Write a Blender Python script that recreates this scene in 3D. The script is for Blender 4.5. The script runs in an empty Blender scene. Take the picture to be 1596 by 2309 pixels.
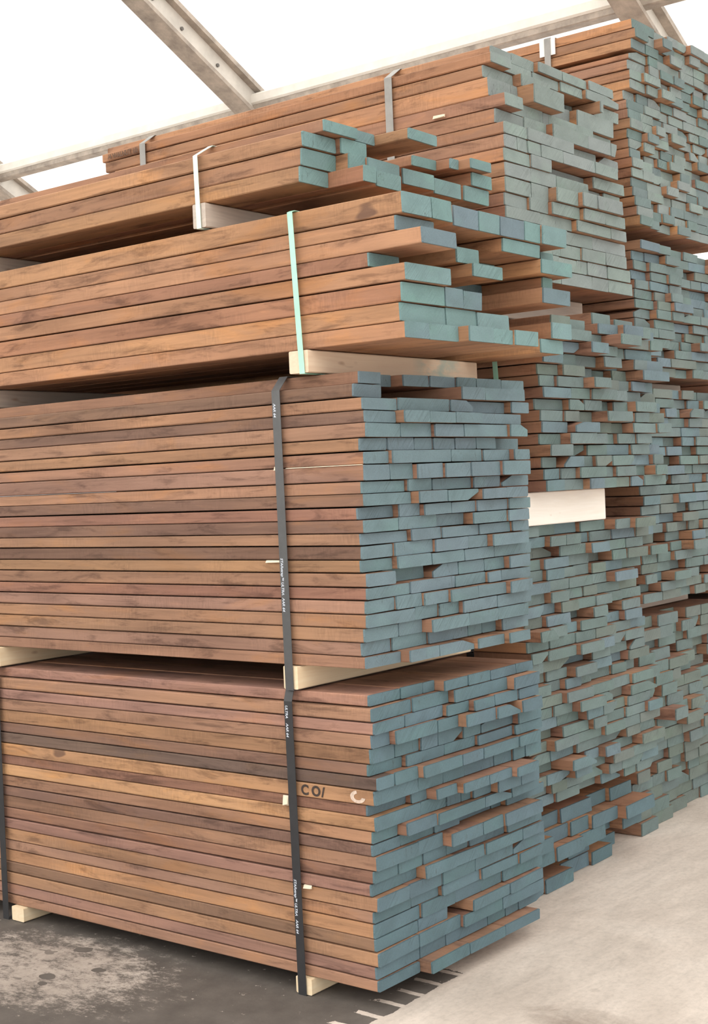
import bpy, math, random
from mathutils import Matrix, Vector

C = bpy.context.scene.collection
S = bpy.context.scene

# ------------------------------------------------------------------ camera
cam_d = bpy.data.cameras.new('camera')
cam_d.sensor_fit = 'AUTO'
cam_d.sensor_width = 36.0
cam_d.lens = 36.0 * 3126.0 / 2309.0
cam_d.clip_end = 200
cam = bpy.data.objects.new('camera', cam_d)
C.objects.link(cam)
rot = Matrix([[0.784986, 0.019907, 0.619194], [0.61809, 0.042557, -0.784955], [-0.041977, 0.998896, 0.021102]])
cam.matrix_world = Matrix.Translation(Vector((2.4676, -3.1475, 1.5425))) @ rot.to_4x4()
S.camera = cam

# ------------------------------------------------------------------ light
S.view_settings.view_transform = 'Standard'
S.view_settings.look = 'None'
S.view_settings.exposure = -0.85
S.view_settings.gamma = 1.0
S.view_settings.use_curve_mapping = False

w = bpy.data.worlds.new('overcast_sky')
S.world = w
w.use_nodes = True
bg = w.node_tree.nodes['Background']
bg.inputs['Color'].default_value = (1.0, 0.97, 0.93, 1)
bg.inputs['Strength'].default_value = 3.6

sun_d = bpy.data.lights.new('sun', 'SUN')
sun_d.energy = 9.0
sun_d.angle = math.radians(3)
sun_d.color = (1.0, 0.95, 0.88)
sun = bpy.data.objects.new('sun', sun_d)
C.objects.link(sun)
sun.rotation_euler = Vector((0.25, 0.55, -0.8)).to_track_quat('-Z', 'Y').to_euler()

# ------------------------------------------------------------------ helpers
def link(name, verts, faces, mat, parent=None, tint=None, midx=None, mats=None, loc=None):
    me = bpy.data.meshes.new(name)
    me.from_pydata(verts, [], faces)
    for m in (mats or [mat]):
        me.materials.append(m)
    if midx:
        me.polygons.foreach_set('material_index', midx)
    if tint is not None:
        a = me.attributes.new('tint', 'FLOAT_COLOR', 'POINT')
        flat = []
        if isinstance(tint, tuple):
            flat = list(tint) * len(verts)
        else:
            for t in tint:
                flat.extend(t)
        a.data.foreach_set('color', flat)
    me.update()
    o = bpy.data.objects.new(name, me)
    C.objects.link(o)
    if loc:
        o.location = loc
    if parent:
        o.parent = parent
    return o

def tag(o, label, cat, group=None):
    o['label'] = label
    o['category'] = cat
    if group:
        o['group'] = group
    return o

def struct(o):
    o['kind'] = 'structure'
    return o

def box(x0, x1, y0, y1, z0, z1, c=0.0):
    """a box with chamfered long edges (along x), c = chamfer"""
    if c <= 0:
        v = [(x, y, z) for x in (x0, x1) for y, z in ((y0, z0), (y1, z0), (y1, z1), (y0, z1))]
        n = 4
    else:
        p = [(y0+c, z0), (y1-c, z0), (y1, z0+c), (y1, z1-c), (y1-c, z1), (y0+c, z1), (y0, z1-c), (y0, z0+c)]
        v = [(x, y, z) for x in (x0, x1) for y, z in p]
        n = 8
    f = [tuple(range(n))[::-1][::-1]] 
    f = [tuple(reversed(range(n)))[:], tuple(range(n, 2*n))]
    f = [tuple(range(n))[::-1], tuple(range(n, 2*n))]
    for i in range(n):
        j = (i+1) % n
        f.append((i, j, n+j, n+i))
    return v, f

def merge(parts):
    V, F = [], []
    for v, f in parts:
        b = len(V)
        V += v
        F += [tuple(i+b for i in q) for q in f]
    return V, F

# ------------------------------------------------------------------ materials
def new_mat(name, rough=0.8):
    m = bpy.data.materials.new(name)
    m.use_nodes = True
    nt = m.node_tree
    b = nt.nodes['Principled BSDF']
    b.inputs['Roughness'].default_value = rough
    return m, nt, b

def nd(nt, t, **kw):
    n = nt.nodes.new(t)
    for k, v in kw.items():
        if k in n.inputs:
            n.inputs[k].default_value = v
        else:
            setattr(n, k, v)
    return n

def ramp(nt, fac, stops):
    r = nt.nodes.new('ShaderNodeValToRGB')
    e = r.color_ramp.elements
    while len(e) < len(stops):
        e.new(0.5)
    for i, (p, c) in enumerate(stops):
        e[i].position = p
        e[i].color = (c[0], c[1], c[2], 1) if not isinstance(c, float) else (c, c, c, 1)
    nt.links.new(fac, r.inputs['Fac'])
    return r.outputs['Color']

def mix(nt, fac, a, b, mode='MIX'):
    n = nt.nodes.new('ShaderNodeMix')
    n.data_type = 'RGBA'
    n.blend_type = mode
    for sock, v in ((n.inputs['Factor'], fac), (n.inputs['A'], a), (n.inputs['B'], b)):
        if isinstance(v, (int, float)):
            sock.default_value = v
        elif isinstance(v, tuple):
            sock.default_value = (*v, 1) if len(v) == 3 else v
        else:
            nt.links.new(v, sock)
    return n.outputs['Result']

def seeded_coords(nt, scale):
    """object coordinates shifted by the board's own number (alpha of the tint attribute), stretched by scale"""
    at = nd(nt, 'ShaderNodeAttribute', attribute_name='tint')
    tc = nt.nodes.new('ShaderNodeTexCoord')
    sc = nd(nt, 'ShaderNodeVectorMath', operation='SCALE')
    cmb = nd(nt, 'ShaderNodeCombineXYZ')
    for k in range(3):
        nt.links.new(at.outputs['Alpha'], cmb.inputs[k])
    sc.inputs['Scale'].default_value = 37.0
    nt.links.new(cmb.outputs[0], sc.inputs[0])
    add = nd(nt, 'ShaderNodeVectorMath', operation='ADD')
    nt.links.new(tc.outputs['Object'], add.inputs[0])
    nt.links.new(sc.outputs[0], add.inputs[1])
    mul = nd(nt, 'ShaderNodeVectorMath', operation='MULTIPLY')
    nt.links.new(add.outputs[0], mul.inputs[0])
    mul.inputs[1].default_value = scale
    return at.outputs['Color'], mul.outputs[0], add.outputs[0]

def noise(nt, vec, scale, detail=4, rough=0.6, dist=0.0):
    n = nd(nt, 'ShaderNodeTexNoise')
    n.inputs['Scale'].default_value = scale
    n.inputs['Detail'].default_value = detail
    n.inputs['Roughness'].default_value = rough
    n.inputs['Distortion'].default_value = dist
    nt.links.new(vec, n.inputs['Vector'])
    return n.outputs['Fac']

def scaled(nt, vec, s):
    mul = nd(nt, 'ShaderNodeVectorMath', operation='MULTIPLY')
    nt.links.new(vec, mul.inputs[0])
    mul.inputs[1].default_value = s
    return mul.outputs[0]

def make_wood():
    m, nt, b = new_mat('rough_sawn_hardwood', 0.85)
    tint, gv, raw = seeded_coords(nt, (2.0, 22, 46))
    # long streaky grain
    grain = ramp(nt, noise(nt, gv, 1.0, 6, 0.65, 0.8), [(0.28, 0.70), (0.5, 1.0), (0.75, 1.20)])
    col = mix(nt, 0.85, tint, grain, 'MULTIPLY')
    # slow changes of colour along the board
    slow = noise(nt, scaled(nt, raw, (1.7, 4, 5)), 1.0, 3, 0.5)
    col = mix(nt, 1.0, col, ramp(nt, slow, [(0.3, (0.78, 0.76, 0.76)), (0.5, (1.0, 1.0, 1.0)), (0.7, (1.22, 1.20, 1.10))]), 'MULTIPLY')
    # weather stains: dark patches with ragged outlines, pale rubbed patches
    blot = noise(nt, scaled(nt, raw, (4.6, 10, 24)), 1.0, 7, 0.66, 0.5)
    col = mix(nt, ramp(nt, blot, [(0.35, 0.75), (0.47, 0.0)]), col, mix(nt, 1.0, col, (0.46, 0.43, 0.43), 'MULTIPLY'))
    col = mix(nt, ramp(nt, blot, [(0.60, 0.0), (0.72, 0.5)]), col, mix(nt, 1.0, col, (1.42, 1.36, 1.22), 'MULTIPLY'))
    hue = noise(nt, scaled(nt, raw, (2.4, 4, 9)), 1.0, 4, 0.6, 0.7)
    col = mix(nt, ramp(nt, hue, [(0.55, 0.0), (0.72, 0.6)]), col, mix(nt, 1.0, col, (1.28, 1.10, 0.74), 'MULTIPLY'))
    # faint slanted saw marks, broken up
    sv = noise(nt, scaled(nt, raw, (150, 12, 34)), 1.0, 2, 0.5, 0.4)
    mask = ramp(nt, noise(nt, scaled(nt, raw, (5, 5, 6)), 1.0, 2), [(0.48, 0.0), (0.62, 0.7)])
    col = mix(nt, mask, col, mix(nt, 1.0, col, ramp(nt, sv, [(0.35, 0.84), (0.55, 1.0), (0.7, 1.10)]), 'MULTIPLY'))
    # knots
    kn = noise(nt, scaled(nt, raw, (5.5, 11, 15)), 1.0, 1, 0.4)
    col = mix(nt, ramp(nt, kn, [(0.19, 0.75), (0.23, 0.0)]), col, (0.11, 0.06, 0.045))
    # pale flecks of sawdust
    fl = noise(nt, scaled(nt, raw, (60, 90, 160)), 1.0, 2)
    col = mix(nt, ramp(nt, fl, [(0.77, 0.0), (0.83, 0.45)]), col, (0.62, 0.50, 0.40))
    nt.links.new(col, b.inputs['Base Color'])
    bmp = nd(nt, 'ShaderNodeBump')
    bmp.inputs['Strength'].default_value = 0.35
    bmp.inputs['Distance'].default_value = 0.002
    nt.links.new(noise(nt, scaled(nt, raw, (30, 90, 160)), 1.0, 5, 0.7), bmp.inputs['Height'])
    nt.links.new(bmp.outputs[0], b.inputs['Normal'])
    return m

def make_paint():
    m, nt, b = new_mat('teal_end_sealer', 0.75)
    tint, v, raw = seeded_coords(nt, (9, 9, 14))
    n1 = noise(nt, v, 1.0, 4, 0.55, 0.4)
    col = mix(nt, 0.8, tint, ramp(nt, n1, [(0.3, 0.86), (0.5, 1.0), (0.72, 1.12)]), 'MULTIPLY')
    # greener, thinner coats
    n2 = noise(nt, scaled(nt, raw, (5, 6, 10)), 1.0, 3)
    col = mix(nt, ramp(nt, n2, [(0.55, 0.0), (0.75, 0.55)]), col, mix(nt, 1.0, col, (1.05, 1.22, 1.08), 'MULTIPLY'))
    # saw kerfs across the end grain, slanted, only on some ends
    rotm = nd(nt, 'ShaderNodeMapping')
    rotm.inputs['Rotation'].default_value = (0.8, 0, 0)
    nt.links.new(raw, rotm.inputs['Vector'])
    sv = noise(nt, scaled(nt, rotm.outputs[0], (8, 260, 9)), 1.0, 2, 0.5)
    mask = ramp(nt, noise(nt, scaled(nt, raw, (4, 7, 9)), 1.0, 2), [(0.47, 0.0), (0.60, 1.0)])
    kerf = ramp(nt, sv, [(0.32, 0.80), (0.48, 1.0), (0.7, 1.08)])
    col = mix(nt, mask, col, mix(nt, 1.0, col, kerf, 'MULTIPLY'))
    # drying checks: thin dark cracks
    ck = noise(nt, scaled(nt, raw, (1, 60, 7)), 1.0, 2, 0.4, 1.5)
    ckm = noise(nt, scaled(nt, raw, (3, 8, 8)), 1.0, 1)
    chk = ramp(nt, ck, [(0.488, 0.0), (0.5, 1.0), (0.512, 0.0)])
    col = mix(nt, mix(nt, 1.0, chk, ramp(nt, ckm, [(0.62, 0.0), (0.66, 0.8)]), 'MULTIPLY'), col, (0.05, 0.06, 0.06))
    fine = ramp(nt, noise(nt, scaled(nt, raw, (220, 220, 220)), 1.0, 2), [(0.3, 0.93), (0.7, 1.06)])
    col = mix(nt, 1.0, col, fine, 'MULTIPLY')
    nt.links.new(col, b.inputs['Base Color'])
    bmp = nd(nt, 'ShaderNodeBump')
    bmp.inputs['Strength'].default_value = 0.3
    bmp.inputs['Distance'].default_value = 0.0015
    nt.links.new(noise(nt, scaled(nt, raw, (40, 120, 90)), 1.0, 4), bmp.inputs['Height'])
    nt.links.new(bmp.outputs[0], b.inputs['Normal'])
    return m

def make_pine(name, base, stain, smear=False):
    m, nt, b = new_mat(name, 0.75)
    tc = nt.nodes.new('ShaderNodeTexCoord')
    g = noise(nt, scaled(nt, tc.outputs['Object'], (40, 3, 55)), 1.0, 5, 0.6, 1.2)
    col = mix(nt, ramp(nt, g, [(0.35, 0.0), (0.7, 0.45)]), base, stain)
    k = noise(nt, scaled(nt, tc.outputs['Object'], (9, 5, 14)), 1.0, 2)
    col = mix(nt, ramp(nt, k, [(0.70, 0.0), (0.76, 0.6)]), col, (0.33, 0.17, 0.08))
    if smear:
        sp = nd(nt, 'ShaderNodeSeparateXYZ')
        nt.links.new(tc.outputs['Object'], sp.inputs[0])
        band = ramp(nt, sp.outputs['Y'], [(0.52, 0.0), (0.64, 0.75), (0.76, 0.5), (0.84, 0.0)])
        sn = ramp(nt, noise(nt, scaled(nt, tc.outputs['Object'], (9, 9, 18)), 1.0, 4, 0.6), [(0.42, 0.0), (0.6, 1.0)])
        col = mix(nt, mix(nt, 1.0, band, sn, 'MULTIPLY'), col, (0.30, 0.50, 0.47))
    nt.links.new(col, b.inputs['Base Color'])
    return m

def make_plain(name, col, rough=0.5, metal=0.0, nscale=None, var=0.25):
    m, nt, b = new_mat(name, rough)
    b.inputs['Metallic'].default_value = metal
    tc = nt.nodes.new('ShaderNodeTexCoord')
    n = noise(nt, tc.outputs['Object'], nscale or 8.0, 5, 0.65)
    c = mix(nt, 1.0, col, ramp(nt, n, [(0.3, 1.0-var), (0.7, 1.0+var)]), 'MULTIPLY')
    nt.links.new(c, b.inputs['Base Color'])
    return m

BLOTS = [(-1.194, -0.089, 0.036), (-0.978, -0.009, 0.038), (-0.993, -0.200, 0.025), (-1.089, -0.325, 0.030), (-1.054, -0.376, 0.020)]
def make_concrete():
    m, nt, b = new_mat('worn_concrete', 0.9)
    tc = nt.nodes.new('ShaderNodeTexCoord')
    P = tc.outputs['Object']
    big = noise(nt, scaled(nt, P, (1.3, 0.9, 1)), 1.0, 6, 0.6, 0.5)
    col = ramp(nt, big, [(0.3, (0.47, 0.405, 0.355)), (0.5, (0.64, 0.565, 0.505)), (0.68, (0.76, 0.69, 0.63))])
    streak = noise(nt, scaled(nt, P, (14, 3.0, 1)), 1.0, 5, 0.7, 1.0)
    col = mix(nt, 0.7, col, ramp(nt, streak, [(0.3, 0.82), (0.55, 1.0), (0.7, 1.08)]), 'MULTIPLY')
    # oily smears on the open floor
    sm = noise(nt, scaled(nt, P, (2.6, 1.5, 1)), 1.0, 5, 0.65, 0.6)
    col = mix(nt, ramp(nt, sm, [(0.62, 0.0), (0.74, 0.6)]), col, (0.20, 0.165, 0.135))
    # one broad grimy smear in the open floor
    ell = nd(nt, 'ShaderNodeVectorMath', operation='DISTANCE')
    nt.links.new(scaled(nt, P, (2.1, 3.6, 0)), ell.inputs[0])
    ell.inputs[1].default_value = (0.52*2.1, 0.24*3.6, 0)
    esum = nd(nt, 'ShaderNodeMath', operation='ADD')
    nt.links.new(ell.outputs['Value'], esum.inputs[0])
    en = nd(nt, 'ShaderNodeMath', operation='MULTIPLY')
    nt.links.new(noise(nt, scaled(nt, P, (6, 9, 1)), 1.0, 8, 0.75, 0.5), en.inputs[0])
    en.inputs[1].default_value = 1.0
    nt.links.new(en.outputs[0], esum.inputs[1])
    col = mix(nt, ramp(nt, esum.outputs[0], [(0.55, 0.85), (0.95, 0.0)]), col, mix(nt, 1.0, col, (0.50, 0.46, 0.43), 'MULTIPLY'))
    fine = ramp(nt, noise(nt, scaled(nt, P, (55, 40, 1)), 1.0, 6, 0.75), [(0.34, 0.84), (0.5, 1.0), (0.66, 1.08)])
    col = mix(nt, 0.8, col, fine, 'MULTIPLY')
    # dark damp ground in front of and under the stack: x < edge, worn away in pale islands
    sep = nd(nt, 'ShaderNodeSeparateXYZ')
    nt.links.new(P, sep.inputs[0])
    wob = noise(nt, P, 5.0, 6, 0.7)
    def math_(op, a, c):
        n = nd(nt, 'ShaderNodeMath', operation=op)
        for i, v in ((0, a), (1, c)):
            if isinstance(v, (int, float)):
                n.inputs[i].default_value = v
            else:
                nt.links.new(v, n.inputs[i])
        return n.outputs[0]
    wob_c = math_('MULTIPLY', math_('SUBTRACT', wob, 0.5), 0.22)
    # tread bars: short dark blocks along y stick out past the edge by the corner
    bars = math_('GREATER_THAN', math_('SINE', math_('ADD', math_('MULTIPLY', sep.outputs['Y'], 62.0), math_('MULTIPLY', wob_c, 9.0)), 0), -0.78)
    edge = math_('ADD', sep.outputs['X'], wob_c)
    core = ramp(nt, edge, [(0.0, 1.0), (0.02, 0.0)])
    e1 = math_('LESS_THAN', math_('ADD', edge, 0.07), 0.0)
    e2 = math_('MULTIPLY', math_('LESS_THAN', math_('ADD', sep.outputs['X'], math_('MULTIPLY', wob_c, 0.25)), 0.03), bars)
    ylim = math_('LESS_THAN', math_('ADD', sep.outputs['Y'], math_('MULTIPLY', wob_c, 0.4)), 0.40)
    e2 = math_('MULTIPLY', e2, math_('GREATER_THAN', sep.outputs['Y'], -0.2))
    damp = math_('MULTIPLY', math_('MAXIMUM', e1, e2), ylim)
    # pale worn island left of the bearer
    dx = math_('SUBTRACT', sep.outputs['X'], -1.16)
    dy = math_('SUBTRACT', sep.outputs['Y'], -0.28)
    d2 = math_('ADD', math_('MULTIPLY', math_('MULTIPLY', dx, dx), 3.0), math_('MULTIPLY', math_('MULTIPLY', dy, dy), 7.5))
    isl_n = noise(nt, scaled(nt, P, (1, 1.6, 1)), 9.0, 12, 0.88)
    isl = math_('ADD', math_('SUBTRACT', 1.0, d2), math_('MULTIPLY', math_('SUBTRACT', isl_n, 0.5), 6.5))
    isl_m = ramp(nt, isl, [(0.35, 0.0), (1.1, 0.8)])
    spots = noise(nt, scaled(nt, P, (9, 16, 1)), 1.0, 2)
    spot_m = ramp(nt, spots, [(0.66, 0.0), (0.69, 1.0)])
    chip = noise(nt, P, 26.0, 4, 0.7)
    chips = ramp(nt, chip, [(0.66, 0.0), (0.70, 0.8)])
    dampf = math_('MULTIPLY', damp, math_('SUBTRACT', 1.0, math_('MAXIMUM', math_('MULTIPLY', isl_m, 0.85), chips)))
    # a few dark wet blots
    pw = nd(nt, 'ShaderNodeVectorMath', operation='ADD')
    nt.links.new(P, pw.inputs[0])
    wn = nd(nt, 'ShaderNodeTexNoise')
    wn.inputs['Scale'].default_value = 16
    wn.inputs['Detail'].default_value = 3
    nt.links.new(P, wn.inputs['Vector'])
    nt.links.new(scaled(nt, wn.outputs['Color'], (0.05, 0.05, 0)), pw.inputs[1])
    blots = None
    for bx, by, br in BLOTS:
        dn = nd(nt, 'ShaderNodeVectorMath', operation='DISTANCE')
        nt.links.new(scaled(nt, pw.outputs[0], (1, 1.25, 0)), dn.inputs[0])
        dn.inputs[1].default_value = (bx+0.025, (by+0.025)*1.25, 0)
        one = math_('LESS_THAN', dn.outputs['Value'], br)
        blots = one if blots is None else math_('MAXIMUM', blots, one)
    dampf = math_('MAXIMUM', dampf, blots)
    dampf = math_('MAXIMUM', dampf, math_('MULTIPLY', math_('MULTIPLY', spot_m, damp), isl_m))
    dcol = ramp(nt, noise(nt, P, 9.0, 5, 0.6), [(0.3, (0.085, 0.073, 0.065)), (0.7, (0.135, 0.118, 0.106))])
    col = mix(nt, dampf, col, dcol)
    nt.links.new(col, b.inputs['Base Color'])
    bmp = nd(nt, 'ShaderNodeBump')
    bmp.inputs['Strength'].default_value = 0.3
    bmp.inputs['Distance'].default_value = 0.004
    nt.links.new(noise(nt, P, 40.0, 6, 0.7), bmp.inputs['Height'])
    nt.links.new(bmp.outputs[0], b.inputs['Normal'])
    return m

def make_membrane():
    m = bpy.data.materials.new('white_tent_membrane')
    m.use_nodes = True
    nt = m.node_tree
    nt.nodes.remove(nt.nodes['Principled BSDF'])
    tr = nd(nt, 'ShaderNodeBsdfTranslucent')
    df = nd(nt, 'ShaderNodeBsdfDiffuse')
    tr.inputs['Color'].default_value = (0.88, 0.88, 0.87, 1)
    df.inputs['Color'].default_value = (0.85, 0.85, 0.84, 1)
    mx = nd(nt, 'ShaderNodeMixShader')
    mx.inputs[0].default_value = 0.35
    nt.links.new(tr.outputs[0], mx.inputs[1])
    nt.links.new(df.outputs[0], mx.inputs[2])
    nt.links.new(mx.outputs[0], nt.nodes['Material Output'].inputs['Surface'])
    return m

WOOD = make_wood()
PAINT = make_paint()
PINE = make_pine('pale_pine', (0.88, 0.74, 0.53), (0.74, 0.52, 0.29))
SMEARPINE = make_pine('pine_with_paint_smear', (0.84, 0.68, 0.52), (0.68, 0.47, 0.33), True)
WHITEPINE = make_pine('whitewashed_pine', (0.92, 0.89, 0.84), (0.80, 0.74, 0.66))
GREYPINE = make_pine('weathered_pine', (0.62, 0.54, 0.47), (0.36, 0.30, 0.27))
CONCRETE = make_concrete()
MEMBRANE = make_membrane()
ALU = make_plain('dull_aluminium', (0.40, 0.345, 0.295), 0.6, 0.0, 9.0, 0.35)  # darker, browner aluminium for flanges and purlin tubes
ALU_PALE = make_plain('pale_aluminium', (0.68, 0.65, 0.60), 0.55, 0.0, 6.0, 0.15)
ALU_LIT = make_plain('lit_aluminium', (0.86, 0.83, 0.77), 0.5, 0.0, 7.0, 0.08)  # aluminium whitened: bright light on the purlin's front is put into the colour
BOLT = make_plain('bolt_steel', (0.16, 0.15, 0.14), 0.5, 0.3)
STRAP_BLACK = make_plain('black_polyester_strap', (0.035, 0.036, 0.04), 0.38, 0.0, 30.0, 0.1)
STRAP_BLACK_SHEEN = make_plain('black_strap_grey_sheen', (0.085, 0.088, 0.093), 0.3, 0.0, 30.0, 0.1)  # black strap greyed: its sheen is put into the base colour
STRAP_GREY = make_plain('grey_steel_strap', (0.30, 0.30, 0.29), 0.4, 0.0, 20.0, 0.12)
STRAP_MINT = make_plain('mint_plastic_strap', (0.42, 0.80, 0.64), 0.4, 0.0, 20.0, 0.08)
STRAP_PALE = make_plain('pale_mint_plastic_strap', (0.66, 0.84, 0.74), 0.4, 0.0, 20.0, 0.06)
INK_WHITE = make_plain('white_ink', (0.62, 0.68, 0.78), 0.6, 0.0, 90.0, 0.3)
INK_BLACK = make_plain('black_stencil_ink', (0.05, 0.035, 0.03), 0.8, 0.0, 60.0, 0.4)
INK_FADED = make_plain('faded_stencil_ink', (0.15, 0.085, 0.055), 0.8, 0.0, 60.0, 0.4)
CHALK = make_plain('white_chalk', (0.62, 0.50, 0.42), 0.9, 0.0, 60.0, 0.3)
PLASTIC_WHITE = make_plain('white_plastic', (0.88, 0.87, 0.85), 0.5, 0.0, 20.0, 0.04)
SHIM = make_plain('fresh_split_wood', (0.86, 0.78, 0.62), 0.8, 0.0, 40.0, 0.12)

# ------------------------------------------------------------------ setting: floor, tent hall
v, f = box(-16, 16, -18, 9, -0.2, 0.0)
struct(link('floor', v, f, CONCRETE))

PY, PZ = 4.0, 4.145               # line of the purlin
SL = 0.523                        # slope of the roof (falls towards +y)
RAFTER_X = [-15.22, -12.39, -9.55, -6.72, -3.885, -1.02, 1.83, 4.66, 7.5, 10.3]
RIDGE_Y, EAVE_Y = -4.5, 7.6
def roof_z(y):
    return PZ - SL*(y-PY)
ZR, ZE = roof_z(RIDGE_Y) + 0.16, roof_z(EAVE_Y) + 0.16
FRONT_Y = 2*RIDGE_Y - EAVE_Y
X0, X1 = -15.5, 15.5
t = 0.004
def sheet(name, pts):
    a = Vector(pts[0]); n = (Vector(pts[1])-a).cross(Vector(pts[2])-a).normalized()*t
    k = len(pts)
    v = [tuple(p) for p in pts] + [tuple(Vector(p)+n) for p in pts]
    return link(name, [tuple(p) for p in pts], [tuple(range(k))], MEMBRANE)
struct(sheet('ceiling', [(X0, RIDGE_Y, ZR), (X1, RIDGE_Y, ZR), (X1, EAVE_Y, ZE), (X0, EAVE_Y, ZE)]))
struct(sheet('ceiling', [(X0, FRONT_Y, ZE), (X1, FRONT_Y, ZE), (X1, RIDGE_Y, ZR), (X0, RIDGE_Y, ZR)]))
struct(sheet('wall_north', [(X0, EAVE_Y, ZE), (X1, EAVE_Y, ZE), (X1, EAVE_Y, 0), (X0, EAVE_Y, 0)]))
struct(sheet('wall_south', [(X0, FRONT_Y, 0), (X1, FRONT_Y, 0), (X1, FRONT_Y, ZE), (X0, FRONT_Y, ZE)]))
for nm, X in (('wall_west', X0), ('wall_east', X1)):
    struct(sheet(nm, [(X, FRONT_Y, 0), (X, FRONT_Y, ZE), (X, RIDGE_Y, ZR), (X, EAVE_Y, ZE), (X, EAVE_Y, 0)]))

def slope_prism(x0, x1, d0, d1, y0, y1):
    """a bar that follows the roof slope; d0..d1 is its depth measured along z about the rafter line"""
    v = [(x, y, roof_z(y)+d) for y in (y0, y1) for x, d in ((x0, d0), (x1, d0), (x1, d1), (x0, d1))]
    f = [(3, 2, 1, 0), (4, 5, 6, 7)] + [(i, (i+1) % 4, 4+(i+1) % 4, 4+i) for i in range(4)]
    return v, f

def bolt(x, y, r=0.013, h=0.01):
    z = roof_z(y) - 0.005
    v, f = [], []
    n = 8
    for k in range(n):
        a = 2*math.pi*k/n
        v.append((x, y + r*math.cos(a), z + r*math.sin(a)))
    for k in range(n):
        a = 2*math.pi*k/n
        v.append((x+h, y + r*math.cos(a), z + r*math.sin(a)))
    f.append(tuple(range(n)))
    f.append(tuple(range(n, 2*n))[::-1])
    for k in range(n):
        f.append((k, (k+1) % n, n+(k+1) % n, n+k))
    return v, f

seen_rafter = {3: 'aluminium roof rafter slanting down just past the short end of the purlin',
               4: 'aluminium roof rafter with a row of bolts slanting down behind the front stack',
               5: 'aluminium roof rafter sloping down behind the tallest thin-board pack'}
for i, X in enumerate(RAFTER_X):
    r = bpy.data.objects.new('roof_beam', None)
    C.objects.link(r)
    r['kind'] = 'structure'
    ya, yb = RIDGE_Y, EAVE_Y
    v, f = merge([slope_prism(X-0.075, X+0.075, -0.125, -0.095, ya, yb)])
    link('bottom_flange', v, f, ALU, r)
    v, f = slope_prism(X-0.02, X+0.02, -0.095, 0.075, ya, yb)
    link('web', v, f, ALU_PALE, r)
    v, f = slope_prism(X-0.075, X+0.075, 0.075, 0.11, ya, yb)
    link('top_flange', v, f, ALU, r)
    if i in seen_rafter:
        for k, yy in enumerate((3.62, 3.3, 3.05, 2.86, 2.6, 2.45)):
            v, f = bolt(X+0.02, yy)
            link('bolt', v, f, BOLT, r)
for k, (yy, dz) in enumerate(((PY, 0.0), (0.6, 0.0), (-2.8, 0.0))):
    zc = roof_z(yy) + dz
    p = bpy.data.objects.new('roof_beam', None)
    C.objects.link(p)
    p['kind'] = 'structure'
    v, f = box(X0, X1, yy-0.045, yy+0.045, zc-0.045, zc+0.025, 0.006)
    link('tube', v, f, ALU, p)
    v, f = box(X0, X1, yy-0.06, yy+0.02, zc-0.005, zc+0.07, 0.012)
    link('keder_rail', v, f, ALU_LIT, p)

# ------------------------------------------------------------------ boards
LEFT_END = -2.16
rnd = random.Random(20)

def board_profile(hw, h, c, wane, rng):
    p = [(-hw+c, 0), (hw-c, 0), (hw, c), (hw, h-c), (hw-c, h), (-hw+c, h), (-hw, h-c), (-hw, c)]
    if wane == 1:                     # bark edge: one far corner is missing
        q = rng.uniform(0.35, 0.8)*h
        e = rng.uniform(0.25, 0.55)*2*hw
        p[3] = (hw, h-q); p[4] = (hw-e, h)
    elif wane == 2:
        q = rng.uniform(0.35, 0.8)*h
        e = rng.uniform(0.2, 0.45)*2*hw
        p[5] = (-hw+e, h); p[6] = (-hw, h-q)
    elif wane == 3:
        q = rng.uniform(0.4, 0.8)*h
        e = rng.uniform(0.2, 0.5)*2*hw
        p[1] = (hw-e, 0); p[2] = (hw, q)
    return p

def board_rings(xl, prof, xs, rng, wob):
    V = []
    for x in xs:
        for y, z in prof:
            V.append((x, y + rng.uniform(-wob, wob), z + rng.uniform(-wob, wob)))
    return V

def tube_faces(n, rings, cap0=True, cap1=True, b=0):
    F = []
    for r in range(rings-1):
        for i in range(n):
            j = (i+1) % n
            F.append((b+r*n+i, b+r*n+j, b+(r+1)*n+j, b+(r+1)*n+i))
    if cap0:
        F.append(tuple(b+i for i in range(n))[::-1])
    if cap1:
        F.append(tuple(b+(rings-1)*n+i for i in range(n)))
    return F

WOODS = {'pink': (0.305, 0.172, 0.130), 'red': (0.270, 0.140, 0.098), 'brown': (0.315, 0.176, 0.116), 'dark': (0.200, 0.116, 0.083),
         'black': (0.150, 0.098, 0.080), 'tan': (0.345, 0.192, 0.112), 'orange': (0.415, 0.228, 0.122), 'gold': (0.52, 0.305, 0.165),
         'honey': (0.455, 0.254, 0.140), 'amber': (0.405, 0.220, 0.124), 'russet': (0.355, 0.182, 0.110)}  # honey, amber, russet: stronger light on the upper packs put into the wood
MIXES = {'tanned': 'tan amber tan brown amber tan russet', 'warm': 'honey amber honey amber russet amber tan', 'brown': 'brown brown tan brown dark red tan', 'mixed': 'pink red brown dark pink tan brown'}

def wood_tint(rng, style):
    base = WOODS.get(style) or WOODS[rng.choice(MIXES[style].split())]
    j = rng.uniform(0.93, 1.08)
    return (base[0]*j, base[1]*j*rng.uniform(0.97, 1.03), base[2]*j*rng.uniform(0.95, 1.05), rng.random())

PAINTS = {'slate': (0.128, 0.195, 0.228), 'deep': (0.092, 0.157, 0.190), 'teal': (0.150, 0.258, 0.268),
          'grey': (0.205, 0.255, 0.252), 'greygreen': (0.132, 0.190, 0.193), 'moss': (0.140, 0.180, 0.168)}  # grey is paled: haze over the upper packs is put into this sealer

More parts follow.
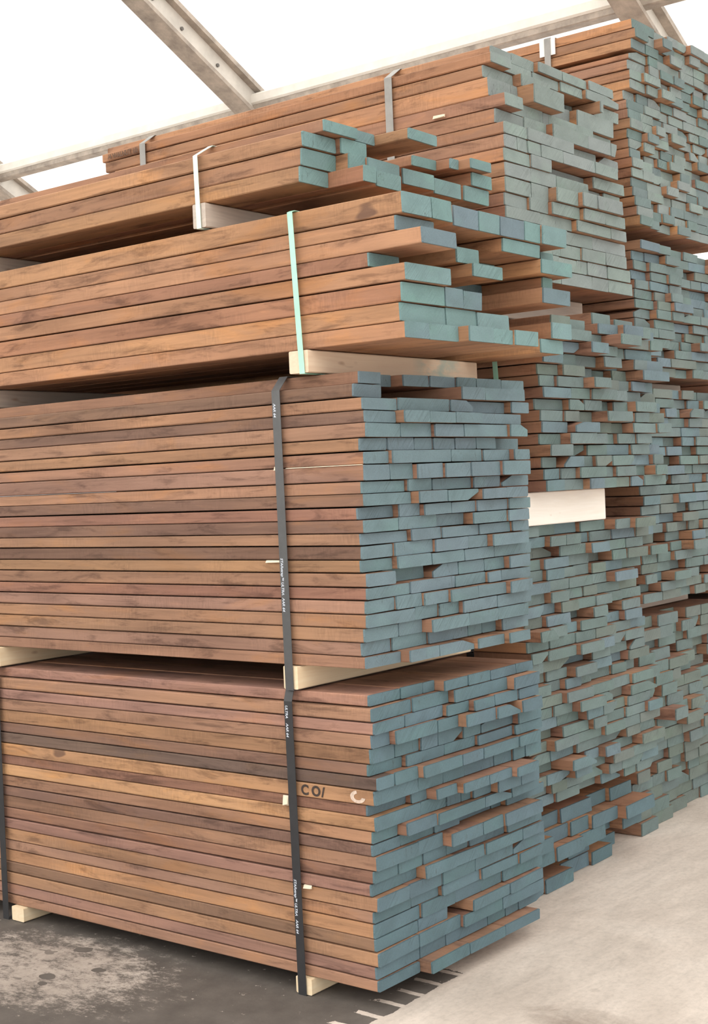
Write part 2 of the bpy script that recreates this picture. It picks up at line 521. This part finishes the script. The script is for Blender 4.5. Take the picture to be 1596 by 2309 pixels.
def paint_tint(rng, style):
    a = PAINTS[style]
    j = rng.uniform(0.93, 1.07)
    g = rng.uniform(-0.05, 0.05)
    return (a[0]*j*(1-g*0.6), a[1]*j*(1+g*0.4), a[2]*j*(1-g*0.3), rng.random())

COAT = 0.006
def board_shape(y0, y1, z0, z1, xe, rng, wane, segs, front=False, tight=False):
    """local profile and ring positions; origin at the end's lower middle"""
    gap = rng.uniform(0.0022, 0.0042)
    if tight:
        gap = 0.0012
    h = (z1-z0) - gap
    shrink = rng.uniform(0.0004, 0.0016)
    ya, yb = y0 + shrink, y1 - shrink
    if front:
        ya = y0 + rng.uniform(0.0, 0.006)
    hw = (yb-ya)/2
    xl = LEFT_END + rng.uniform(-0.07, 0.05)
    prof = board_profile(hw, h, rng.uniform(0.0012, 0.0035), wane, rng)
    roll = rng.uniform(-0.0009, 0.0009)/hw
    cup = rng.uniform(-0.0007, 0.0007)
    if tight:
        roll = cup = 0.0
    prof = [(y, z + 0.0010 + (roll*y if z > h*0.5 else roll*y*0.5) + cup*(1-(y/hw)**2)) for y, z in prof]
    return prof, (ya+yb)/2, xl

def add_board(name, y0, y1, z0, z1, xe, rng, style, paint, wane=0, front=False, tight=False):
    prof, yc, xl = board_shape(y0, y1, z0, z1, xe, rng, wane, 6, front, tight)
    n = 8
    ta, tb = rng.uniform(-0.02, 0.02), rng.uniform(-0.05, 0.05)      # end not sawn quite square
    def endx(y, z, x):
        return x + ta*y + tb*(z-(z1-z0)/2)
    wob = 0.00035
    xs = [(xl-xe)*(1-k/6.0) for k in range(7)]
    V = []
    for r, x in enumerate(xs):
        for y, z in prof:
            xx = endx(y, z, -COAT) if r == 6 else x
            V.append((xx, y + rng.uniform(-wob, wob), z + rng.uniform(0, 2*wob)))
    body = link(name, V, tube_faces(n, 7, True, True), WOOD, tint=wood_tint(rng, style), loc=(xe, yc, z0))
    last = V[-n:]
    W = [(a, b*1.0004, c) for a, b, c in last] + [(endx(b, c, 0.0), b*0.997, c*0.985+0.0003) for a, b, c in last]
    W = [(endx(b, c, -COAT+0.0002), b, c) for a, b, c in last] + [(endx(b, c, 0.0), b*0.996, c*0.985+0.0003) for a, b, c in last]
    cap = link('painted_end', W, tube_faces(n, 2, True, True), PAINT, body, tint=paint_tint(rng, paint))
    return body, cap

class Mass:
    """many boards gathered in one mesh (those past the countable ones)"""
    def __init__(self):
        self.V, self.F, self.M, self.T = [], [], [], []
    def add(self, y0, y1, z0, z1, xe, rng, style, paint, wane=0):
        prof, yc, xl = board_shape(y0, y1, z0, z1, xe, rng, wane, 2)
        n = 8
        ta, tb = rng.uniform(-0.03, 0.03), rng.uniform(-0.06, 0.06)
        wt, pt = wood_tint(rng, style), paint_tint(rng, paint)
        b = len(self.V)
        for x in (xl, xe-COAT):
            for y, z in prof:
                self.V.append((x + (ta*y+tb*z if x > xl else 0), yc+y, z0+z))
        self.T += [wt]*(2*n)
        ff = tube_faces(n, 2, True, True, b)
        self.F += ff; self.M += [0]*len(ff)
        b = len(self.V)
        for x, s in ((xe-COAT+0.0002, 1.0), (xe, 0.985)):
            for y, z in prof:
                self.V.append((x + ta*y+tb*z, yc+y*s, z0+z*s+0.0002))
        self.T += [pt]*(2*n)
        ff = tube_faces(n, 2, True, True, b)
        self.F += ff; self.M += [1]*len(ff)
    def build(self, name):
        return link(name, self.V, self.F, None, tint=self.T, midx=self.M, mats=[WOOD, PAINT])

ORD = ['first', 'second', 'third', 'fourth', 'fifth', 'sixth', 'seventh', 'eighth', 'ninth', 'tenth', 'eleventh', 'twelfth',
       'thirteenth', 'fourteenth', 'fifteenth', 'sixteenth', 'seventeenth', 'eighteenth', 'nineteenth', 'twentieth',
       'twenty-first', 'twenty-second', 'twenty-third', 'twenty-fourth', 'twenty-fifth', 'twenty-sixth', 'twenty-seventh']

# every row: bottom z, top z, [(y from, y to, x of the painted end)], in millimetres, top row first
BOTTOM_PACK = [
    (889, 924, [(12,170,-3), (170,283,0), (283,345,0), (345,472,40), (472,600,42), (600,755,42), (755,862,42)]),
    (847, 889, [(0,198,16), (198,390,21), (390,525,46), (525,690,46), (690,842,79)]),
    (810, 847, [(0,148,25), (148,352,25), (352,467,42), (467,580,67), (580,722,67), (722,845,72)]),
    (769, 810, [(0,87,14), (87,301,38), (301,414,38), (414,573,73), (573,714,82), (714,835,91)]),
    (723, 769, [(0,119,6), (119,238,8), (238,326,19), (326,456,20), (456,556,26), (556,751,26), (751,893,50)]),
    (687, 723, [(0,165,-3), (165,361,16), (361,533,16), (533,740,29), (740,909,41)]),
    (649, 687, [(0,83,29), (83,200,31), (200,408,53), (408,525,53), (525,739,54), (739,876,56)]),
    (604, 649, [(0,211,19), (211,340,21), (340,460,21), (460,628,21), (628,731,25), (731,803,35), (803,906,37)]),
    (570, 604, [(0,190,-13), (190,268,9), (268,375,50), (375,520,76), (520,652,76), (652,786,99)]),
    (528, 570, [(0,227,15), (227,359,15), (359,433,21), (433,485,23), (485,589,35), (589,723,65), (723,837,67)]),
    (490, 528, [(0,125,1), (125,279,38), (279,537,45), (537,695,45), (695,871,45)]),
    (455, 490, [(0,135,1), (135,304,1), (304,442,7), (442,655,-13), (655,715,-13), (715,956,11)]),
    (412, 455, [(0,204,17), (204,333,17), (333,502,55), (502,625,55), (625,858,64)]),
    (374, 412, [(0,118,1), (118,239,4), (239,363,8), (363,480,8), (480,681,17), (681,900,32)]),
    (335, 374, [(0,228,-11), (228,384,28), (384,545,28), (545,762,38), (762,897,40)]),
    (292, 335, [(0,157,13), (157,323,13), (323,501,20), (501,727,20), (727,925,23)]),
    (255, 292, [(0,188,-7), (188,329,-7), (329,537,11), (537,754,22), (754,908,30)]),
    (210, 255, [(0,236,-10), (236,414,-1), (414,558,0), (558,680,0), (680,927,9)]),
    (172, 210, [(0,220,-7), (220,374,-7), (374,470,-200), (470,685,30), (685,901,30)]),
    (130, 172, [(0,207,5), (207,430,5), (430,650,20), (650,907,24)]),
    (91, 130, [(0,220,-7), (220,355,-5), (355,589,-2), (589,696,0), (696,778,0), (778,944,2)]),
    (54, 91, [(0,211,0), (211,419,44), (419,621,46), (621,835,48)]),
]
MIDDLE_PACK = [
    (1830, 1868, [(35,141,-5), (141,285,-75), (285,421,-27), (421,557,-21), (557,671,-14), (671,821,-13), (821,966,-13)]),
    (1789, 1830, [(0,136,-1), (493,624,50), (624,862,51)]),
    (1750, 1789, [(0,165,33), (165,435,38), (435,559,43), (559,792,13), (792,898,44)]),
    (1713, 1750, [(0,152,37), (152,281,71), (281,418,71), (418,566,73), (566,851,43)]),
    (1671, 1713, [(0,166,42), (166,324,42), (324,481,57), (481,739,57), (739,842,70)]),
    (1633, 1671, [(0,126,17), (126,257,23), (257,353,23), (353,469,28), (469,591,29), (591,703,30), (703,944,-30)]),
    (1594, 1633, [(0,121,29), (121,421,45), (421,597,45), (597,754,51), (754,845,73)]),
    (1546, 1594, [(0,123,29), (123,237,29), (237,369,49), (369,505,61), (505,672,65), (672,837,79)]),
    (1509, 1546, [(0,213,14), (213,335,28), (335,550,30), (550,700,43), (700,870,50)]),
    (1472, 1509, [(0,231,24), (231,380,56), (380,555,56), (555,688,74), (688,823,74)]),
    (1434, 1472, [(0,175,-4), (175,279,19), (279,419,40), (419,556,40), (556,732,48), (732,864,57)]),
    (1395, 1434, [(0,169,19), (169,365,19), (365,529,9), (529,727,49), (727,855,57)]),
    (1359, 1395, [(0,225,6), (225,380,25), (380,587,28), (587,768,32), (768,873,43)]),
    (1318, 1359, [(0,156,4), (156,347,13), (347,525,27), (525,636,27), (636,853,53)]),
    (1280, 1318, [(0,158,-1), (158,330,20), (330,509,22), (509,683,22), (683,912,22)]),
    (1238, 1280, [(0,140,22), (140,350,-28), (350,485,10), (485,635,12), (635,756,12), (756,886,36)]),
    (1201, 1238, [(0,215,18), (215,455,19), (455,630,19), (630,705,31), (705,891,31)]),
    (1160, 1201, [(0,139,13), (139,270,21), (270,393,33), (393,545,46), (545,708,46), (708,837,69)]),
    (1119, 1160, [(0,234,18), (234,352,18), (352,460,26), (460,658,43), (658,869,43)]),
    (1077, 1119, [(0,168,3), (168,290,3), (290,486,45), (486,658,45), (658,843,45)]),
    (1036, 1077, [(0,145,-11), (145,324,-6), (324,538,2), (538,622,2), (622,705,2), (705,871,28)]),
    (1000, 1036, [(0,172,4), (172,322,41), (322,516,41), (516,668,58), (668,794,80)]),
]
UPPER_PACK = [
    (2289, 2352, [(0,143,201), (143,249,201), (287,421,180), (421,541,181), (541,684,182), (684,785,182), (785,940,190)]),
    (2244, 2289, [(0,188,175), (188,570,-60), (570,798,170), (904,985,110)]),
    (2196, 2244, [(0,174,263), (372,492,130), (492,790,0), (790,985,180)]),
    (2154, 2196, [(0,150,76), (150,413,-100), (413,579,160), (579,859,-100), (859,921,140)]),
    (2102, 2154, [(0,219,207), (219,809,-80), (809,985,170)]),
    (2044, 2102, [(0,214,187), (214,310,188), (310,409,188)]),
    (1989, 2044, [(0,227,177), (227,394,177), (394,576,179), (576,857,-120), (857,985,170)]),
    (1941, 1989, [(0,111,198), (111,260,198), (260,386,240), (386,494,240), (494,631,250), (813,960,150)]),
]
TOP_PACK = [
    (2585, 2621, [(60,224,-116), (224,328,-130), (328,482,0), (628,761,-200), (761,810,-140), (810,937,-90)]),
    (2537, 2585, [(0,159,-151), (159,283,-130), (857,985,-120)]),
    (2483, 2537, [(0,168,-159), (168,248,-110), (248,413,-100), (444,616,-110), (645,804,-130), (820,980,-130)]),
    (2434, 2483, [(0,137,-167), (137,195,-30), (221,350,-50), (741,905,-200), (922,985,-200)]),
]
HIGH_PACK = [
    (3047, 3086, [(1110,1249,-183), (1249,1412,-183), (1412,1587,-162), (1587,1779,-162), (1779,1975,-149)]),
    (3008, 3047, [(1060,1198,-151), (1198,1388,-181), (1388,1584,-178), (1584,1749,-168), (1749,2008,-145)]),
    (2961, 3008, [(1060,1261,-187), (1261,1470,-149), (1470,1760,-249), (1760,1812,-249), (1812,1832,-120), (1832,2045,-166)]),
    (2892, 2961, [(1060,1259,-166), (1259,1477,-96), (1477,1693,-196), (1693,1983,-159)]),
    (2846, 2892, [(1060,1178,-98), (1178,1401,-148), (1401,1445,-148), (1445,1654,-148), (1654,1791,-148), (1791,1994,-178)]),
    (2793, 2846, [(1060,1251,-144), (1251,1411,-140), (1411,1679,-110), (1679,1859,-110), (1859,1906,-107)]),
    (2749, 2793, [(1060,1209,-106), (1209,1554,-103), (1554,1793,-143), (1793,1970,-136)]),
    (2701, 2749, [(1060,1144,-108), (1144,1212,-108), (1212,1302,-104), (1302,1459,-101), (1459,1708,-101), (1708,1894,-99)]),
    (2653, 2701, [(1060,1230,-110), (1230,1374,-102), (1374,1741,-172), (1741,1989,-126)]),
    (2601, 2653, [(1060,1232,-110), (1232,1415,-110), (1415,1656,-107), (1656,1846,-157), (1846,1982,-142)]),
    (2545, 2601, [(1060,1235,-112), (1235,1360,-112), (1360,1521,-76), (1521,1630,-55), (1630,1831,-51)]),
    (2498, 2545, [(1060,1216,-120), (1216,1347,-107), (1347,1546,-88), (1546,1712,-67), (1712,1875,-67)]),
    (2454, 2498, [(1060,1287,-111), (1287,1519,-111), (1519,1786,-84), (1786,1917,-84)]),
    (2403, 2454, [(1060,1280,-111), (1280,1485,-111), (1485,1679,-111), (1679,1955,-111)]),
    (2352, 2403, [(1060,1230,-110), (1230,1429,-110), (1429,1581,-110), (1581,1766,-101), (1766,1947,-101)]),
    (2301, 2352, [(1060,1245,-112), (1245,1418,-112), (1418,1551,-112), (1551,1629,-112), (1629,1787,-108), (1787,1983,-106)]),
    (2250, 2301, [(1060,1245,-114), (1245,1433,-114), (1433,1673,-114), (1673,1803,-114), (1803,2005,-112)]),
]

special = {}

def build_pack(rows, name, cat, colour, pack, style, paint, group, wanes=0.1, seed=1):
    rng = random.Random(seed)
    out = {}
    for r, (z0, z1, row) in enumerate(rows):
        xs = sorted(x for _, _, x in row)
        med = xs[len(xs)//2]
        for k, (y0, y1, x) in enumerate(row):
            wn = rng.choice((1, 2, 3)) if (k > 0 and rng.random() < wanes) else 0
            st = style if not callable(style) else style(r) if k == 0 else 'brown'
            o, cap = add_board(name, y0/1000, y1/1000, z0/1000, z1/1000, x/1000, rng, st, paint(rng) if callable(paint) else paint, 0 if k == 1 else wn, k == 0, k == 1)
            look = 'jutting ' if x > med+35 else 'recessed ' if x < med-35 else 'wide ' if y1-y0 > 205 else 'narrow ' if y1-y0 < 95 else ''
            nth = ORD[k] + ' from near corner'
            if k == 0:
                nth = 'near corner'
            tag(o, '%s%s, %s course of %s, %s' % (look.capitalize() if look else '', (colour if look else colour.capitalize()), ORD[r], pack, nth), cat, group)
            out[(r, k)] = o
    return out

plank, board = 'hardwood_plank', 'hardwood_board'
A1 = build_pack(BOTTOM_PACK, board, 'board', 'teal-ended board', 'bottom front pack', lambda r: 'pink brown pink brown tan dark black orange red gold brown dark brown red pink tan pink orange dark tan pink brown'.split()[r], 'deep', 'boards of the bottom front pack', 0.10, 11)
A2 = build_pack(MIDDLE_PACK, board, 'board', 'teal-ended board', 'second front pack', lambda r: 'brown dark tan dark brown tan brown pink brown dark red dark brown dark tan brown red pink brown brown pink brown'.split()[r], 'slate', 'boards of the second front pack', 0.10, 12)
A3 = build_pack(UPPER_PACK, plank, 'plank', 'green-ended plank', 'third front pack', 'warm', lambda g: g.choice(('teal', 'teal', 'slate')), 'planks of the third front pack', 0.0, 13)
A4 = build_pack(TOP_PACK, plank, 'plank', 'green-ended plank', 'small topmost pack', 'tanned', 'teal', 'planks of the small topmost pack', 0.04, 14)
BT = build_pack(HIGH_PACK, plank, 'plank', 'grey-ended plank', 'high pack behind', 'tanned', 'grey', 'planks of the high pack behind', 0.06, 15)

def random_rows(rng, y0, y1, z0, z1, nrow, wmin, wmax, xbase, xj, p_out=0.12, out=0.09):
    """rows from the top down, boards of random widths, ends ragged"""
    rows = []
    h = (z1-z0)/nrow
    for r in range(nrow):
        y = y0 + rng.uniform(0, 0.008)
        row = []
        end = y1 + rng.uniform(-0.05, 0.03)
        while y < end-0.05:
            wd = min(rng.uniform(wmin, wmax), end-y)
            if end-y-wd < 0.06:
                wd = end-y
            xb = xbase(y, z1-h*(r+0.5)) if callable(xbase) else xbase
            x = xb + rng.gauss(0, xj)
            if rng.random() < p_out:
                x += rng.uniform(-out, out*0.8)
            row.append((round(y*1000), round((y+wd)*1000), round(x*1000)))
            y += wd
        rows.append((round((z1-h*(r+1))*1000), round((z1-h*r)*1000), row))
    return rows

# low pack of planks on the floor behind the front stack: stepped ends
rngB = random.Random(31)
def b1x(y, z):
    if z > 0.275:
        return -0.62
    if y > 1.84:
        return -0.36
    return -0.20 + (0.05 if z > 0.11 else 0.0) - 0.05*(y-1.3) - (0.06 if z > 0.22 else 0)
LOW = random_rows(rngB, 1.08, 2.02, 0.0, 0.33, 6, 0.13, 0.24, b1x, 0.022, 0.15, 0.06)
B1 = build_pack([(a, b, [q for q in row if q[1] > 1290]) for a, b, row in LOW], plank, 'plank', 'dark teal plank', 'low floor pack behind', 'warm', 'deep', 'planks of the low pack on the floor', 0.0, 16)
mass = Mass()
for a, b, row in LOW:
    for y0, y1, x in row:
        if y1 <= 1290:
            mass.add(y0/1000, y1/1000, a/1000, b/1000, x/1000, rngB, 'warm', 'deep')
# far floor-level pack of planks
rngC = random.Random(33)
def c1x(y, z):
    return -0.245 - 0.055*(y-2.12) + 0.05*min(1, z) + 0.03*math.sin(z*9+y*4)
FAR = random_rows(rngC, 2.12, 3.05, 0.17, 0.92, 15, 0.11, 0.2, c1x, 0.020, 0.25, 0.075)
FAR += random_rows(rngC, 2.12, 3.05, 0.0, 0.17, 3, 0.13, 0.22, c1x, 0.006, 0.1, 0.02)
C1 = build_pack(FAR, plank, 'plank', 'greenish-ended plank', 'far floor-level pack', 'brown', lambda g: g.choice(('greygreen', 'moss')), 'planks of the far floor-level pack', 0.04, 17)

# thin boards further back: too many to count
def fill(rng, rows, style, paint, wanes=0.12):
    for a, b, row in rows:
        for k, (y0, y1, x) in enumerate(row):
            mass.add(y0/1000, y1/1000, a/1000, b/1000, x/1000, rng, style, paint(rng), rng.choice((1, 2, 3)) if rng.random() < wanes else 0)
greygreen = lambda g: g.choice(('greygreen', 'greygreen', 'greygreen', 'slate', 'moss'))  # mostly a duller grey-green sealer tone
grey = lambda g: g.choice(('grey', 'grey', 'greygreen'))
rngM = random.Random(41)
def b2x(y, z):
    return -0.10 + 0.03*math.sin(z*7.0+y*2) + (-0.05 if 0.74 < z < 0.86 else 0)
fill(rngM, random_rows(rngM, 1.07, 2.02, 0.335, 1.36, 25, 0.10, 0.2, b2x, 0.017, 0.25, 0.065), 'brown', greygreen)
fill(rngM, random_rows(rngM, 1.07, 2.01, 1.483, 2.10, 15, 0.10, 0.2, -0.01, 0.018, 0.22, 0.08), 'brown', greygreen)
fill(rngM, random_rows(rngM, 1.52, 1.98, 2.10, 2.145, 1, 0.12, 0.2, -0.05, 0.03), 'brown', greygreen)
def ctx(y, z):
    return -0.145 + 0.02*math.sin(z*6)
fill(rngM, random_rows(rngM, 2.12, 3.08, 2.56, 3.405, 21, 0.085, 0.15, ctx, 0.012, 0.22, 0.04), 'tanned', grey)
fill(rngM, random_rows(rngM, 2.12, 3.04, 1.94, 2.50, 14, 0.10, 0.19, -0.15, 0.016, 0.22, 0.05), 'brown', greygreen)
fill(rngM, random_rows(rngM, 2.12, 3.06, 0.985, 1.89, 22, 0.10, 0.19, -0.17, 0.015, 0.22, 0.05), 'brown', greygreen)
fill(rngM, random_rows(rngM, 3.2, 4.0, 0.0, 0.9, 18, 0.12, 0.2, -0.30, 0.02, 0.2, 0.05), 'brown', lambda g: 'moss')
fill(rngM, random_rows(rngM, 3.2, 4.0, 0.93, 1.85, 22, 0.10, 0.19, -0.27, 0.015, 0.2, 0.05), 'brown', greygreen)
fill(rngM, random_rows(rngM, 3.2, 4.0, 1.90, 2.40, 12, 0.10, 0.19, -0.27, 0.015, 0.2, 0.05), 'brown', greygreen)
mo = mass.build('hardwood_board')
mo.name = 'stacked_boards'
mo['kind'] = 'stuff'
tag(mo, 'hundreds of thin grey-teal ended boards in the packs behind the front stack', 'boards')

# ------------------------------------------------------------------ battens between the packs
def batten(x0, x1, y0, y1, z0, z1, mat, label, group='battens between the packs'):
    c = 0.003
    w2, h = (x1-x0)/2, z1-z0
    p = [(-w2+c, 0), (w2-c, 0), (w2, c), (w2, h-c), (w2-c, h), (-w2+c, h), (-w2, h-c), (-w2, c)]
    L = y1-y0
    V = [(x, y, z) for y in (0, L*0.33, L*0.66, L) for x, z in p]
    F = [tuple(reversed(q)) for q in tube_faces(8, 4)]
    o = link('bearer_batten', V, F, mat, loc=((x0+x1)/2, y0, z0))
    return tag(o, label, 'batten', group)

batten(-0.309, -0.247, -0.008, 0.92, 0.0028, 0.0535, PINE, 'pale pine batten on the floor under the near end of the bottom front pack')
batten(-1.672, -1.605, -0.0105, 0.92, 0.0028, 0.0535, PINE, 'pale pine batten on the floor under the far end of the bottom front pack')
batten(-0.306, -0.250, -0.008, 0.93, 0.9290, 0.9985, PINE, 'yellow pine batten strapped between the two lowest front packs')
batten(-1.74, -1.67, -0.012, 0.93, 0.9290, 0.9985, PINE, 'yellow pine batten at the far end between the two lowest front packs')
batten(-0.229, -0.155, -0.010, 0.895, 1.8730, 1.9395, SMEARPINE, 'long pine batten with green smear beneath the third front pack')
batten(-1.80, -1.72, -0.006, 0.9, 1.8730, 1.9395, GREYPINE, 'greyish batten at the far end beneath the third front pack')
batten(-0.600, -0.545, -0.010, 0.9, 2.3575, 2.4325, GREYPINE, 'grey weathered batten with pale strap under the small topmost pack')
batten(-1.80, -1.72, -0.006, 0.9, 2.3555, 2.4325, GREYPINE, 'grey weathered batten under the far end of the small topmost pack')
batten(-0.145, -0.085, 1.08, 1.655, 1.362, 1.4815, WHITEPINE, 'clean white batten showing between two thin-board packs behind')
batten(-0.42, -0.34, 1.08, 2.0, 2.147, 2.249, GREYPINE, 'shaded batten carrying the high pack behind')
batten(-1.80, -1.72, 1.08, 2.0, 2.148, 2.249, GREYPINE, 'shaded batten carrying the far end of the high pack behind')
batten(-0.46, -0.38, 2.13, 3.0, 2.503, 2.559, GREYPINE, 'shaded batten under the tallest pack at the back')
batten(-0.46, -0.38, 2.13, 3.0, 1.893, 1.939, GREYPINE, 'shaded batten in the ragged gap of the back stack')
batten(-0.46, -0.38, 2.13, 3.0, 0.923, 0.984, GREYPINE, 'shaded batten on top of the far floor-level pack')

# ------------------------------------------------------------------ straps
def strap(xs, w, path, mat, label, name='packing_strap', th=0.0011):
    """closed band: path of (y, z) seen along +x, counter-clockwise or clockwise; xs = (x at lowest z, x at highest z)"""
    zlo, zhi = min(p[1] for p in path), max(p[1] for p in path)
    n = len(path)
    cy = sum(p[0] for p in path)/n
    cz = sum(p[1] for p in path)/n
    V = []
    for y, z in path:
        x = xs[0] + (xs[1]-xs[0])*(z-zlo)/(zhi-zlo)
        oy = th if y > cy else -th
        oz = th if z > cz else -th
        V += [(x-w/2, y, z), (x+w/2, y, z), (x+w/2, y+oy, z+oz), (x-w/2, y+oy, z+oz)]
    F = []
    for i in range(n):
        j = (i+1) % n
        for a in range(4):
            b = (a+1) % 4
            F.append((4*i+a, 4*j+a, 4*j+b, 4*i+b))
    o = link(name, V, F, mat)
    return tag(o, label, 'strap')

def loop(y0, y1, z0, z1, chamf, setback, seat=None):
    p = [(y0, z0), (y0, z0+(z1-z0)*0.5), (y0, z1-chamf), (y0+setback, z1), (y1-0.01, z1), (y1, z1-0.01), (y1, z0)]
    return p

def lettering(parent, text, x, y, z, size, mat, down=True, name='lettering', shear=0.0, tilt=0.0, bold=0.0):
    c = bpy.data.curves.new(name, 'FONT')
    c.body = text
    c.size = size
    c.extrude = 0.0002
    c.shear = shear
    c.materials.append(mat)
    c.offset = bold
    tmp = bpy.data.objects.new(name, c)
    C.objects.link(tmp)
    dg = bpy.context.evaluated_depsgraph_get()
    me = bpy.data.meshes.new_from_object(tmp.evaluated_get(dg))
    bpy.data.objects.remove(tmp)
    bpy.data.curves.remove(c)
    me.name = name
    if not me.materials:
        me.materials.append(mat)
    o = bpy.data.objects.new(name, me)
    C.objects.link(o)
    if down:
        m = Matrix(((0, 1, 0), (0, 0, -1), (-1, 0, 0)))
    else:
        m = Matrix(((1, 0, 0), (0, 0, -1), (0, 1, 0)))
    m = Matrix.Rotation(tilt, 3, 'Y') @ m
    o.matrix_world = Matrix.Translation((x, y, z)) @ m.to_4x4()
    o.parent = parent
    o.matrix_parent_inverse = parent.matrix_world.inverted() if parent.location.length == 0 else Matrix.Translation(-parent.location)
    return o

s1 = strap((-0.281, -0.290), 0.032, loop(-0.012, 0.985, 0.0012, 0.9262, 0.035, 0.012), STRAP_BLACK, 'black printed strap around the near end of the bottom front pack')
strap((-1.705, -1.70), 0.032, loop(-0.012, 0.985, 0.0012, 0.9262, 0.02, 0.012), STRAP_BLACK, 'black strap around the far end of the bottom front pack')
s2 = strap((-0.280, -0.286), 0.032, loop(-0.012, 0.97, 0.9268, 1.8702, 0.043, 0.04), STRAP_BLACK_SHEEN, 'glossy black printed strap around the second front pack')
strap((-0.176, -0.199), 0.020, loop(-0.014, 1.05, 1.8708, 2.3528, 0.005, 0.012), STRAP_MINT, 'bright mint green strap around the third front pack')
strap((-0.571, -0.576), 0.019, loop(-0.014, 1.09, 2.3555, 2.6228, 0.042, 0.073), STRAP_PALE, 'pale mint strap around the small topmost pack')
strap((-0.600, -0.600), 0.034, loop(1.054, 2.08, 2.2495, 3.0868, 0.043, 0.062), STRAP_GREY, 'grey steel strap near the ends of the high pack behind')
strap((-1.925, -1.925), 0.034, loop(1.054, 2.08, 2.2495, 3.0868, 0.043, 0.062), STRAP_GREY, 'grey steel strap by the far end of the high pack behind')
strap((-0.520, -0.520), 0.030, loop(2.1105, 3.12, 2.5595, 3.4090, 0.002, 0.002), STRAP_GREY, 'grey strap with white corner pad on the tallest pack')
pv, pf = merge([box(-0.56, -0.485, 2.1125, 2.1175, 3.335, 3.406), box(-0.56, -0.485, 2.1125, 2.19, 3.4061, 3.4070)])
tag(link('corner_pad', pv, pf, PLASTIC_WHITE), 'white plastic corner pad under the strap of the tallest pack', 'corner pad')

def strap_x(z, z0, z1, xa, xb):
    return xa + (xb-xa)*(z-z0)/(z1-z0)
for z, txt in ((1.545, None), (1.790, 'AAR 64'), (1.325, 'STARstrap\u2122 ULTRA'), (1.205, 'AAR 64')):
    if txt:
        lettering(s2, txt, strap_x(z, 0.927, 1.87, -0.280, -0.286)-0.011, -0.0134, z, 0.0128, INK_WHITE, shear=0.2, bold=0.0003)
for z, txt in ((0.880, 'ULTRA'), (0.825, 'AAR 64'), (0.352, 'STARstrap\u2122 ULTRA'), (0.228, 'AAR 64')):
    lettering(s1, txt, strap_x(z, 0.0, 0.926, -0.281, -0.290)-0.011, -0.0134, z, 0.0128, INK_WHITE, shear=0.2, bold=0.0003)

# ------------------------------------------------------------------ stencils and chalk on boards
nb = A1[(7, 0)]
nb['label'] = 'Orange board with black stencil and white chalk ring, eighth course down the bottom front pack'
lettering(nb, 'O', -0.221, -0.0012, 0.612, 0.042, INK_BLACK, False, 'stencil', bold=0.0014)
lettering(nb, 'C', -0.262, -0.0012, 0.612, 0.042, INK_BLACK, False, 'stencil', bold=0.0014)
lettering(nb, '/', -0.182, -0.0012, 0.612, 0.040, INK_BLACK, False, 'stencil', bold=0.0014)
av, af = [], []
for k in range(15):
    a = math.radians(100 + k*18)
    for rr in (0.010, 0.0195):
        av.append((-0.045+1.45*rr*math.cos(a), -0.001, 0.626+rr*0.95*math.sin(a)))
    if k:
        af.append((2*k-2, 2*k-1, 2*k+1, 2*k))
co = link('chalk_mark', av, af, CHALK)
co.parent = nb
co.matrix_parent_inverse = Matrix.Translation(-nb.location)
pb = BT[(1, 0)]
pb['label'] = 'Grey-ended plank stencilled in faded black, second course down the high pack behind'
lettering(pb, '/4 WALNUT 10:', -2.15, 1.0575, 3.016, 0.028, INK_FADED, False, 'stencil', bold=0.0014)

# ------------------------------------------------------------------ splinters and laths between the rows
def sliver(name, x0, x1, z, h, d, label, cat, yf=-0.006):
    V = [(x0, yf, z), (x1, yf, z+h*0.2), (x1, yf+d, z), (x0, yf+d, z), (x0+0.004, yf, z+h), (x1-0.006, yf, z+h*0.9), (x1, yf+d, z+h), (x0, yf+d, z+h)]
    F = [(3, 2, 1, 0), (4, 5, 6, 7), (0, 1, 5, 4), (1, 2, 6, 5), (2, 3, 7, 6), (3, 0, 4, 7)]
    return tag(link(name, V, F, SHIM), label, cat)
sliver('wood_shim', -0.312, -0.295, 1.5885, 0.012, 0.010, 'tiny pale wood chip beside the glossy black strap, upper one', 'wood chip', -0.0075)
sliver('thin_lath', -0.270, 0.020, 1.5925, 0.0022, 0.008, 'thin pale lath edge running from the glossy black strap to the board ends', 'lath', -0.002)
sliver('wood_shim', -0.362, -0.303, 1.310, 0.0075, 0.010, 'pale wood sliver beside the glossy black strap, lower one', 'wood chip', -0.0065)
sliver('wood_shim', -0.333, -0.313, 0.571, 0.031, 0.006, 'white split chip standing beside the black strap, eighth course', 'wood chip', -0.0085)
sliver('wood_shim', -0.265, -0.236, 0.3265, 0.011, 0.008, 'white splinter beside the black strap low on the bottom pack', 'wood chip', -0.0085)
sliver('wood_shim', -1.79, -1.705, 0.322, 0.008, 0.008, 'white splinter at the far end of the bottom front pack', 'wood chip', -0.0085)
sliver('wood_shim', -0.405, -0.355, 2.852, 0.011, 0.008, 'small pale chip between courses of the high pack behind', 'wood chip', 1.052)
